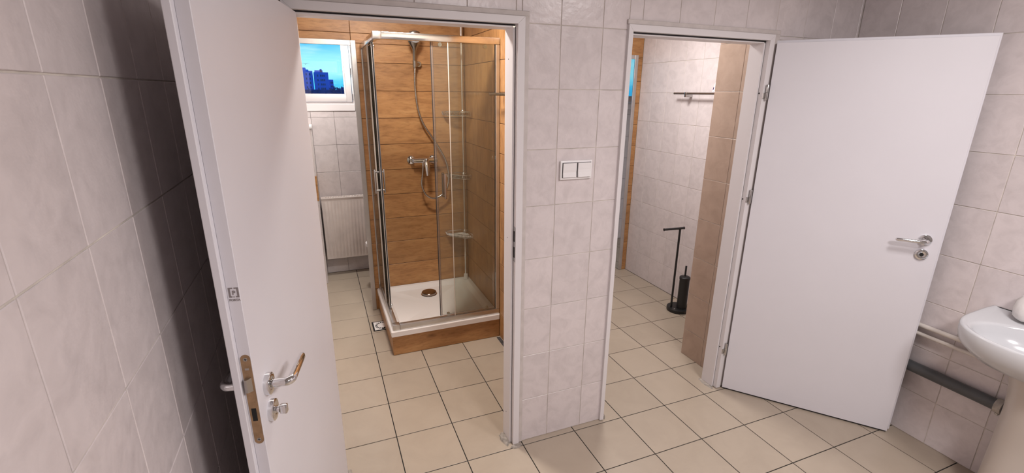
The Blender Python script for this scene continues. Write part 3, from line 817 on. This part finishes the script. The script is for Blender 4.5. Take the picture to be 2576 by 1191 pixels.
# flattened handle flaring into the head; leaning out from the wall
for z, w, d, y in ((1.925, 0.010, 0.010, 3.716), (1.96, 0.0125, 0.012, 3.712), (2.00, 0.0125, 0.012, 3.704), (2.036, 0.0135, 0.012, 3.692), (2.058, 0.020, 0.013, 3.684), (2.078, 0.034, 0.015, 3.678), (2.100, 0.0475, 0.018, 3.672), (2.130, 0.050, 0.020, 3.664), (2.150, 0.047, 0.019, 3.657), (2.165, 0.036, 0.014, 3.653), (2.172, 0.016, 0.008, 3.651)):
    rings.append([(0.716+w*math.cos(2*math.pi*k/20), y+d*math.sin(2*math.pi*k/20), z) for k in range(20)])
b.ring_loft(rings).build('handset', MT['satin'], hs, 50)
MB().lathe([(0.040, 0.0), (0.040, -0.004), (0.0, -0.006)], (0, 0, 0), 'y', 24, Matrix.Translation((0.716, 3.645, 2.127)) @ Matrix.Rotation(math.radians(-18), 4, 'X')).build('spray_plate', simple('spray_plate', (0.30, 0.30, 0.31), 0.4), hs, 35)
def spline(pts, n=8):
    pts = [Vector(p) for p in pts]; o = []
    P = [pts[0]*2-pts[1]]+pts+[pts[-1]*2-pts[-2]]
    for i in range(1, len(P)-2):
        for k in range(n):
            t = k/n
            o.append(0.5*((2*P[i])+(P[i+1]-P[i-1])*t+(2*P[i-1]-5*P[i]+4*P[i+1]-P[i+2])*t*t+(3*P[i]-P[i-1]-3*P[i+1]+P[i+2])*t*t*t))
    o.append(pts[-1]); return o
hose = spline([(0.748, 3.716, 1.193), (0.738, 3.71, 1.125), (0.727, 3.70, 1.046), (0.755, 3.69, 0.970), (0.812, 3.69, 0.936), (0.868, 3.695, 0.949), (0.918, 3.695, 0.991),
               (0.945, 3.70, 1.070), (0.945, 3.705, 1.160), (0.925, 3.715, 1.243), (0.888, 3.725, 1.320), (0.830, 3.725, 1.415), (0.765, 3.725, 1.520), (0.728, 3.725, 1.640), (0.715, 3.722, 1.780), (0.716, 3.718, 1.870), (0.720, 3.716, 1.926)])
MB().tube(hose, 0.0075, 10).build('hose', MT['hose'], hs, 60)

cd_ = thing('corner_caddy', (1.081, 3.725, 0.1885), 'chrome tension pole with three wire corner shelves in the shower', 'corner shelf')
MB().tube([(1.081, 3.725, 0.22), (1.081, 3.725, 2.6)], 0.0105, 16).build('pole', MT['chrome'], cd_, 40)
MB().lathe([(0.0, 0.1885), (0.019, 0.1885), (0.019, 0.205), (0.016, 0.235), (0.0125, 0.238), (0.0, 0.238)], (1.081, 3.725, 0), 'z', 20).build('foot', MT['plastic'], cd_, 35)
def shelf(z, solid, L0=0.185):
    root = MB()
    # quarter-round outline: corner, along both walls, bulging front
    def outline(s, zz):
        pts = []
        ax, ay = 1.103, 3.757
        L = L0*s
        for k in range(11):
            a = math.radians(180+9.0*k)
            q = 0.86+0.14*abs(math.cos(2*math.radians(9.0*k)))
            pts.append((ax+L*q*math.cos(a), ay+L*q*math.sin(a), zz))
        return [(ax, ay, zz)]+pts
    for zz, s in ((z, 0.93), (z+0.030, 1.0)):
        o = outline(s, zz); root.tube(o+[o[0], o[1]], 0.0034, 6)
    lo, hi = outline(0.93, z), outline(1.0, z+0.030)
    for k in range(1, len(lo)):
        root.tube([lo[k], hi[k]], 0.0024, 6)
        if k+1 < len(lo):
            root.tube([tuple((Vector(lo[k])+Vector(lo[k+1]))/2), tuple((Vector(hi[k])+Vector(hi[k+1]))/2)], 0.0024, 6)
    for k in range(1, len(lo)): root.tube([lo[0], lo[k]], 0.0024, 6)
    sh = root.build('wire_shelf', MT['chrome'], cd_, 40)
    if solid:
        o = outline(0.90, z+0.003)
        MB().ring_loft([o, [(p[0], p[1], p[2]+0.003) for p in o]]).build('shelf_plate', MT['plastic'], sh)
    MB().lathe([(0.0, z-0.006), (0.020, z-0.006), (0.020, z+0.030), (0.016, z+0.040), (0.011, z+0.042), (0.0, z+0.042)], (1.081, 3.725, 0), 'z', 20).build('collar', MT['chrome'], sh, 35)
shelf(1.580, False); shelf(1.090, False, 0.165); shelf(0.600, True)

# ------------------------------------------------------------------ floor drain and gap
fd = thing('floor_drain', (0.32, 3.465, 0), 'square floor drain with a white slotted grate beside the shower plinth', 'floor drain')
MB().cbox(0.246, 0.398, 3.388, 3.548, 0.0003, 0.0022, 0.0006).build('drain_frame', MT['black'], fd)
gr = MB().cbox(0.258, 0.386, 3.400, 3.536, 0.0023, 0.0034, 0.0004).build('grate', MT['plastic'], fd)
for k in range(18):
    a = 2*math.pi*k/18
    mm = Matrix.Translation((0.322, 3.468, 0)) @ Matrix.Rotation(a, 4, 'Z')
    if 0.322+0.05*math.cos(a) < 0.334:
        MB().prism([(0.040, -0.0045), (0.056, -0.0062), (0.056, 0.0062), (0.040, 0.0045)], 'z', 0.0034, 0.0038, mm).build('slot', MT['black'], gr)
MB().prism([(0.306, 3.402), (0.334, 3.440), (0.334, 3.402)], 'z', 0.0034, 0.0038).build('broken_corner', MT['black'], gr)
gp = MB().box(1.090, 1.1165, 2.50, 2.972, 0.0003, 0.0012).build('floor_gap', MT['dirt'])
tag(gp, 'dark open gap in the floor beside the timber wall', 'floor gap')

# ------------------------------------------------------------------ towel rails
def towel_rail(loc, label, xw, x, y0, y1, z, brk):
    t = thing('towel_rail', (x, (y0+y1)/2, z), label, 'towel rail', 'chrome towel rails')
    MB().tube([(x, y0, z), (x, y1-0.008, z), (x, y1-0.002, z), (x, y1, z)], [0.0085, 0.0085, 0.0095, 0.006], 16).build('bar', MT['satin'], t, 40)
    for y in brk:
        b = MB().cbox(x-0.009, xw-0.001, y-0.011, y+0.011, z-0.030, z-0.006, 0.003, 2)
        b.cbox(x-0.010, x+0.010, y-0.011, y+0.011, z-0.012, z+0.010, 0.003, 2)
        b.build('bracket', MT['satin'], t, 30)
    return t
towel_rail(None, 'chrome towel rail just inside the left doorway', XD0, 1.030, 2.42, 2.925, 1.746, (2.50,))
towel_rail(None, 'chrome towel rail on the tiled wall of the right room', XW, 2.785, 2.62, 3.305, 1.762, (3.165, 2.70))

def cloth_mat():
    m, n, b = new_mat('patterned_cloth')
    tcn = N(n, 'ShaderNodeTexCoord')
    vo = N(n, 'ShaderNodeTexVoronoi'); vo.inputs['Scale'].default_value = 30
    n.links.new(tcn.outputs['Object'], vo.inputs['Vector'])
    r = N(n, 'ShaderNodeValToRGB'); r.color_ramp.interpolation = 'CONSTANT'
    r.color_ramp.elements[0].color = (0.02, 0.015, 0.03, 1); r.color_ramp.elements[1].position = 0.42; r.color_ramp.elements[1].color = (0.8, 0.78, 0.8, 1)
    e = r.color_ramp.elements.new(0.30); e.color = (0.14, 0.05, 0.25, 1)
    n.links.new(vo.outputs['Distance'], r.inputs[0]); n.links.new(r.outputs[0], b.inputs['Base Color'])
    b.inputs['Roughness'].default_value = 0.9
    return m
ct = MB(); rings = []
for z, ry, rx in ((1.7745, 0.075, 0.030), (1.80, 0.070, 0.034), (1.84, 0.055, 0.030), (1.88, 0.040, 0.024), (1.915, 0.018, 0.012), (1.922, 0.004, 0.004)):
    rings.append([(2.785+rx*math.cos(2*math.pi*k/24)*(1+0.12*math.sin(5*2*math.pi*k/24)), 2.800+ry*math.sin(2*math.pi*k/24)*(1+0.08*math.cos(7*2*math.pi*k/24)), z) for k in range(24)])
ct = ct.ring_loft(rings).build('patterned_cloth', cloth_mat(), None, 60)
tag(ct, 'small bunched cloth with dark and white pattern on the right towel rail', 'cloth')

# ------------------------------------------------------------------ radiator
rd = thing('radiator', (0.26, YF-0.07, 0.17), 'white ribbed panel radiator under the window', 'radiator')
rx0, rx1, rz0, rz1, ry = -0.030, 0.62, 0.178, 0.775, 4.700
b = MB()
prof = []
nrib = 20; step = (rx1-rx0-0.04)/nrib
xs = [rx0]
cols = [(rx0, 0.0)]
for k in range(nrib):
    c0 = rx0+0.02+k*step
    for q, d in ((0.10, 0.0), (0.25, -0.004), (0.40, -0.0055), (0.60, -0.0055), (0.75, -0.004), (0.90, 0.0)):
        cols.append((c0+q*step, d))
cols.append((rx1, 0.0))
zs = [(rz0, 0.0), (rz0+0.03, 0.0), (rz0+0.05, 1.0), (rz1-0.055, 1.0), (rz1-0.035, 0.0), (rz1, 0.0)]
vs_ = [(x, ry+d*f, z) for z, f in zs for x, d in cols]; nc = len(cols)
fs = [(a*nc+i, a*nc+i+1, (a+1)*nc+i+1, (a+1)*nc+i) for a in range(len(zs)-1) for i in range(nc-1)]
b.add(vs_, fs); b.box(rx0, rx1, ry+0.001, ry+0.012, rz0, rz1)
b.build('front_panel', MT['radiator'], rd, 50)
MB().box(rx0+0.01, rx1-0.01, ry+0.055, ry+0.066, rz0, rz1).build('rear_panel', MT['radiator'], rd)
for x in (rx0-0.002, rx1):
    MB().cbox(x, x+0.003, ry+0.006, ry+0.070, rz0+0.01, rz1+0.002, 0.0008).build('side_panel', MT['radiator'], rd)
g = MB().cbox(rx0-0.002, rx1+0.003, ry-0.004, ry+0.006, rz1, rz1+0.010, 0.001)
g.cbox(rx0-0.002, rx1+0.003, ry+0.062, ry+0.072, rz1, rz1+0.010, 0.001)
x = rx0
while x < rx1:
    g.box(x, x+0.0055, ry+0.006, ry+0.062, rz1+0.002, rz1+0.0095); x += 0.0145
g.build('top_grille', MT['radiator'], rd)
MB().box(rx0+0.004, rx1-0.004, ry+0.0125, ry+0.0545, rz0+0.02, rz1-0.02).build('convector_core', MT['black'], rd)
for x in (0.10, 0.50):
    MB().box(x, x+0.03, ry+0.067, YF-0.001, rz0+0.10, rz1-0.10).build('wall_bracket', MT['radiator'], rd)

# ------------------------------------------------------------------ toilet behind the timber wall
tl = thing('toilet', (0.75, 4.32, 0), 'white toilet standing behind the metal-trimmed opening', 'toilet')
def egg(cx, cy, a, bb, z, n=32):
    pts = []
    for k in range(n):
        t = 2*math.pi*k/n; c, s_ = math.cos(t), math.sin(t)
        x = cx - a*c*(1.0 if c > 0 else 0.75); pts.append((x, cy+bb*s_*(1-0.12*max(c, 0)), z))
    return pts
MB().ring_loft([egg(0.66, 4.32, 0.20, 0.11, 0.002), egg(0.66, 4.32, 0.19, 0.105, 0.05), egg(0.64, 4.32, 0.21, 0.11, 0.18), egg(0.60, 4.32, 0.26, 0.16, 0.32), egg(0.59, 4.32, 0.275, 0.18, 0.385), egg(0.59, 4.32, 0.26, 0.17, 0.392), egg(0.59, 4.32, 0.20, 0.12, 0.388), egg(0.60, 4.32, 0.13, 0.08, 0.25)]).build('bowl', MT['ceramic'], tl, 50)
MB().ring_loft([egg(0.59, 4.32, 0.282, 0.185, 0.3925), egg(0.59, 4.32, 0.288, 0.190, 0.400), egg(0.59, 4.32, 0.284, 0.187, 0.425), egg(0.59, 4.32, 0.26, 0.17, 0.431)]).build('seat_lid', MT['plastic'], tl, 50)
MB().cbox(0.80, 0.985, 4.14, 4.50, 0.40, 0.76, 0.02, 3).build('cistern', MT['ceramic'], tl, 40)
MB().cbox(0.795, 0.99, 4.135, 4.505, 0.7605, 0.785, 0.008, 2).build('cistern_lid', MT['ceramic'], tl, 40)

# ------------------------------------------------------------------ toilet brush stand
bs = thing('toilet_brush_stand', (2.665, 2.85, 0), 'black floor stand with paper holder arm and toilet brush canister', 'toilet brush')
MB().lathe([(0.0, 0.001), (0.088, 0.001), (0.092, 0.004), (0.092, 0.028), (0.089, 0.032), (0.0, 0.032)], (2.690, 2.865, 0), 'z', 40).build('base', MT['blackmetal'], bs, 35)
MB().tube([(2.628, 2.880, 0.0325), (2.628, 2.880, 0.715)], 0.0085, 14).build('pole', MT['blackmetal'], bs, 40)
MB().tube([(2.472, 2.885, 0.726), (2.478, 2.885, 0.726), (2.662, 2.880, 0.723), (2.668, 2.880, 0.723)], [0.0115, 0.0092, 0.0092, 0.0115], 14).build('paper_arm', MT['blackmetal'], bs, 40)
MB().lathe([(0.0, 0.0325), (0.040, 0.0325), (0.040, 0.290), (0.0, 0.290)], (2.700, 2.838, 0), 'z', 32).build('canister', MT['blackmetal'], bs, 35)
MB().lathe([(0.0, 0.2905), (0.043, 0.2905), (0.043, 0.308), (0.036, 0.314), (0.008, 0.318), (0.0075, 0.322), (0.0075, 0.405), (0.0, 0.407)], (2.700, 2.838, 0), 'z', 32).build('brush_handle', MT['blackmetal'], bs, 35)
MB().box(2.622, 2.634, 2.835, 2.840, 0.0321, 0.0326).build('sticker', MT['plastic'], bs)

# ------------------------------------------------------------------ light switch
sw = thing('light_switch', (1.078, YP, 1.42), 'white double rocker light switch on the tiled pillar', 'light switch')
MB().cbox(0.996, 1.160, YP-0.012, YP+0.0005, 1.379, 1.466, 0.004, 2).build('plate', MT['plastic'], sw, 30)
for a, b_, tilt in ((1.008, 1.075, 0.0), (1.083, 1.150, 0.004)):
    MB().box(a-0.003, b_+0.003, YP-0.0126, YP-0.0118, 1.389, 1.457).build('shadow_gap', MT['gasket'], sw)
    pts = [(YP-0.0127, 1.391), (YP-0.0127, 1.455), (YP-0.0185-tilt*0.4, 1.455), (YP-0.0172-tilt*0.4, 1.424), (YP-0.0155-tilt, 1.413), (YP-0.0185-tilt, 1.391)]
    MB().prism(pts, 'x', a, b_).build('rocker', MT['plastic'], sw)

# ------------------------------------------------------------------ washbasin with pedestal
wb_ = thing('washbasin', (2.66, 0.72, 0), 'white ceramic washbasin on a pedestal at the right edge', 'washbasin')
def bout(s, z, lift=0.0, n=72, cx=2.655, cy=0.720, a=0.280, ab=0.62, bb=0.300, e=2/2.5):
    pts = []
    for k in range(n):
        t = 2*math.pi*k/n; c, q = math.cos(t), math.sin(t)
        x = cx+(ab if c > 0 else a)*s*math.copysign(abs(c)**e, c); y = cy+bb*s*math.copysign(abs(q)**e, q)
        x = min(x, XR-0.003)
        f = max(0.0, min(1.0, (x-2.60)/0.2))
        pts.append((x, y, z+lift*f*f*(3-2*f)))
    return pts
lf = 0.010
rings = [bout(0.34, 0.672), bout(0.55, 0.683), bout(0.80, 0.705), bout(0.94, 0.745), bout(0.985, 0.770), bout(1.0, 0.800, lf), bout(1.0, 0.824, lf), bout(0.990, 0.831, lf), bout(0.965, 0.832, lf), bout(0.935, 0.829, lf)]
bw = dict(cx=2.550, a=0.152, ab=0.152, bb=0.238, e=2/2.15)
rings += [bout(1.05, 0.8255, **bw), bout(1.0, 0.823, **bw), bout(0.975, 0.814, **bw), bout(0.94, 0.785, **bw), bout(0.84, 0.745, **bw), bout(0.60, 0.717, **bw), bout(0.15, 0.703, **bw)]
MB().ring_loft(rings).build('basin', MT['ceramic'], wb_, 60)
MB().lathe([(0.022, 0.7035), (0.022, 0.7075), (0.010, 0.7065), (0.0, 0.706)], (2.55, 0.72, 0), 'z', 24).build('waste', MT['chrome'], wb_, 35)
rings = []
for z, w in ((0.001, 0.112), (0.04, 0.112), (0.30, 0.106), (0.50, 0.106), (0.60, 0.115), (0.66, 0.130), (0.70, 0.140)):
    rings.append([(2.665+min(0.080, 0.125*math.cos(2*math.pi*k/32)*w/0.11), 0.715+w*math.sin(2*math.pi*k/32), z) for k in range(32)])
MB().ring_loft(rings).build('pedestal', MT['pedestal'], wb_, 60)
# crumpled wrapped bundle on the ledge
b = MB(); rings = []
for z, r, dx in ((0.8425, 0.034, 0.0), (0.854, 0.045, 0.002), (0.888, 0.051, 0.006), (0.920, 0.048, 0.010), (0.945, 0.036, 0.014), (0.960, 0.019, 0.017), (0.965, 0.004, 0.018)):
    rings.append([(2.738+dx+r*math.cos(2*math.pi*k/26)*(1+0.06*math.sin(4*k+z*160)), 0.868+r*1.15*math.sin(2*math.pi*k/26)*(1+0.05*math.cos(3*k+z*120)), z) for k in range(26)])
bd = b.ring_loft(rings).build('wrapped_bundle', MT['bundle'], None, 60)
tag(bd, 'crumpled white wrapped bundle on the back ledge of the washbasin', 'bundle')

# ------------------------------------------------------------------ pipes on the washbasin wall
def pipe(name, label, z, r, y0, y1, mat, x):
    t = thing(name, (x, (y0+y1)/2, z), label, 'pipe')
    MB().tube([(x, y0, z), (x, y1, z)], r, 18).build('tube', mat, t, 40)
    for y in (y0+0.25, y1-0.12):
        MB().cbox(x+r*0.5, XR-0.0005, y-0.008, y+0.008, z-0.006, z+0.006, 0.001).build('pipe_clip', MT['clamp'], t)
    return t
pipe('water_pipe', 'upper of the two thin pale water pipes along the tiled wall', 0.628, 0.0115, 0.45, 1.84, MT['pipe'], 2.790)
pipe('water_pipe', 'lower of the two thin pale water pipes along the tiled wall', 0.582, 0.0095, 0.45, 1.84, MT['pipe'], 2.788)
dp = pipe('drain_pipe', 'thick dark grey drain pipe along the tiled wall below the washbasin', 0.400, 0.028, 0.72, 1.84, MT['greypipe'], 2.778)
MB().lathe([(0.029, 0.885), (0.0345, 0.884), (0.0345, 0.858), (0.029, 0.857)], (2.778, 0, 0.400), 'y', 24).build('coupling_ring', MT['clamp'], dp, 35)
MB().cbox(2.765, 2.785, 0.864, 0.878, 0.357, 0.368, 0.002).build('ring_bolt', MT['steel'], dp)
MB().lathe([(0.0065, 0.0), (0.0065, -0.001)], (XR+0.0002, 0.852, 0.548), 'x', 14).build('screw_hole', MT['black'], wr)

# ------------------------------------------------------------------ outside: town in the dusk
gnd = MB().box(-400, 400, 12, 900, -19.0, -18.0).build('ground', simple('town_ground', (0.10, 0.12, 0.20), 0.95, noise=0.4, nscale=0.02))
tag(gnd, 'dusky ground of the town outside the window', 'ground', kind='structure')
facade = simple('facade_a', (0.16, 0.24, 0.80), 0.9, noise=0.06, nscale=0.2)
facade2 = simple('facade_b', (0.14, 0.22, 0.76), 0.9, noise=0.06, nscale=0.2)
wdark = simple('facade_window', (0.05, 0.07, 0.22), 0.3)
def block(label, x0, x1, y, depth, ztop, mat, cols, steps=()):
    t = thing('apartment_block', ((x0+x1)/2, y+depth/2, -18), label, 'building', 'tower blocks outside the window')
    MB().box(x0, x1, y, y+depth, -18, ztop).build('body', mat, t)
    for a, b_, h in steps: MB().box(a, b_, y+1, y+depth-1, ztop, ztop+h).build('roof_house', mat, t)
    for cxx in cols:
        z = ztop-1.2
        while z > -3:
            MB().box(cxx, cxx+0.32, y-0.06, y+0.05, z, z+0.55).build('window', wdark, t); z -= 1.15
    return t
block('left tower block outside the window, cut by the door', -9.0, 0.42, 150, 14, 6.9, facade, (-2.4, -1.4, -0.5), ((-6.0, -1.3, 0.85), (-1.3, -0.6, 0.35)))
block('middle tower block with stepped roof outside the window', 0.72, 4.45, 149, 14, 6.55, facade2, (1.5, 2.3, 2.75, 3.2), ((1.0, 3.1, 0.55), (2.4, 2.9, 0.85)))
block('low far block to the right of the towers', 5.1, 6.35, 168, 12, 5.0, facade, (5.5, 5.9), ())
crown_m = simple('tree_crown', (0.07, 0.09, 0.26), 0.95, noise=0.4, nscale=0.6)
trunk_m = simple('tree_trunk', (0.05, 0.05, 0.12), 0.95)
def tree(x, y, top, r, label):
    t = thing('tree', (x, y, -18), label, 'tree', 'bare trees outside the window')
    MB().tube([(x, y, -18), (x, y, top-r)], [0.35, 0.2], 8).build('trunk', trunk_m, t)
    b = MB()
    for k in range(46):
        a = random.uniform(0, 2*math.pi); e = random.uniform(-0.2, 1.4)
        l = r*random.uniform(0.7, 1.15)
        s0 = Vector((x, y, top-r*1.3+random.uniform(-0.5, 0.4)*r))
        e1 = s0+Vector((math.cos(a)*math.cos(e), math.sin(a)*math.cos(e), math.sin(e)))*l
        b.tube([s0, (s0+e1)/2+Vector((0, 0, 0.08*r)), e1], [0.22, 0.12, 0.03], 5)
    b.build('branches', crown_m, t)
for i, (x, y, top, r, lab) in enumerate([(4.9, 140, 3.1, 1.5, 'bare tree right beside the middle tower block'), (6.7, 134, 3.0, 1.5, 'bare tree second from the middle tower block'),
                                        (8.3, 139, 3.4, 1.6, 'bare tree farthest right, by the window sash'), (2.6, 132, 1.7, 1.4, 'low bare tree in front of the middle tower block'), (-0.6, 133, 2.5, 1.1, 'small bare tree in front of the left tower block')]):
    tree(x, y, top, r, lab)
hd = MB().box(-30, 30, 143, 146, -18, 1.9).build('hedge_row', crown_m)
tag(hd, 'dark low roofline in front of the tower blocks', 'roofline')
b = MB()
for s in (-1, 1):
    b.add([(0, 0, 0), (0, 0.10, 0), (s*0.35, 0.08, 0.13), (s*0.35, 0, 0.13), (s*0.72, 0.05, 0.03), (0, 0, 0.03), (0, 0.10, 0.03), (s*0.35, 0.08, 0.155), (s*0.35, 0, 0.155)],
          [(0, 1, 2, 3), (3, 2, 4), (5, 8, 7, 6), (8, 4, 7), (0, 3, 8, 5), (1, 6, 7, 2), (3, 4, 8), (2, 7, 4)], Matrix.Translation((-0.72, 95, 1.759+4.35)))
b.ring_loft([[(-0.72+r*math.cos(2*math.pi*k/8), y, 6.115+r*math.sin(2*math.pi*k/8)) for k in range(8)] for y, r in ((94.75, 0.01), (94.85, 0.05), (95.05, 0.06), (95.25, 0.03), (95.4, 0.01))])
bird = b.build('bird', trunk_m); tag(bird, 'small dark bird gliding above the tower blocks', 'bird')
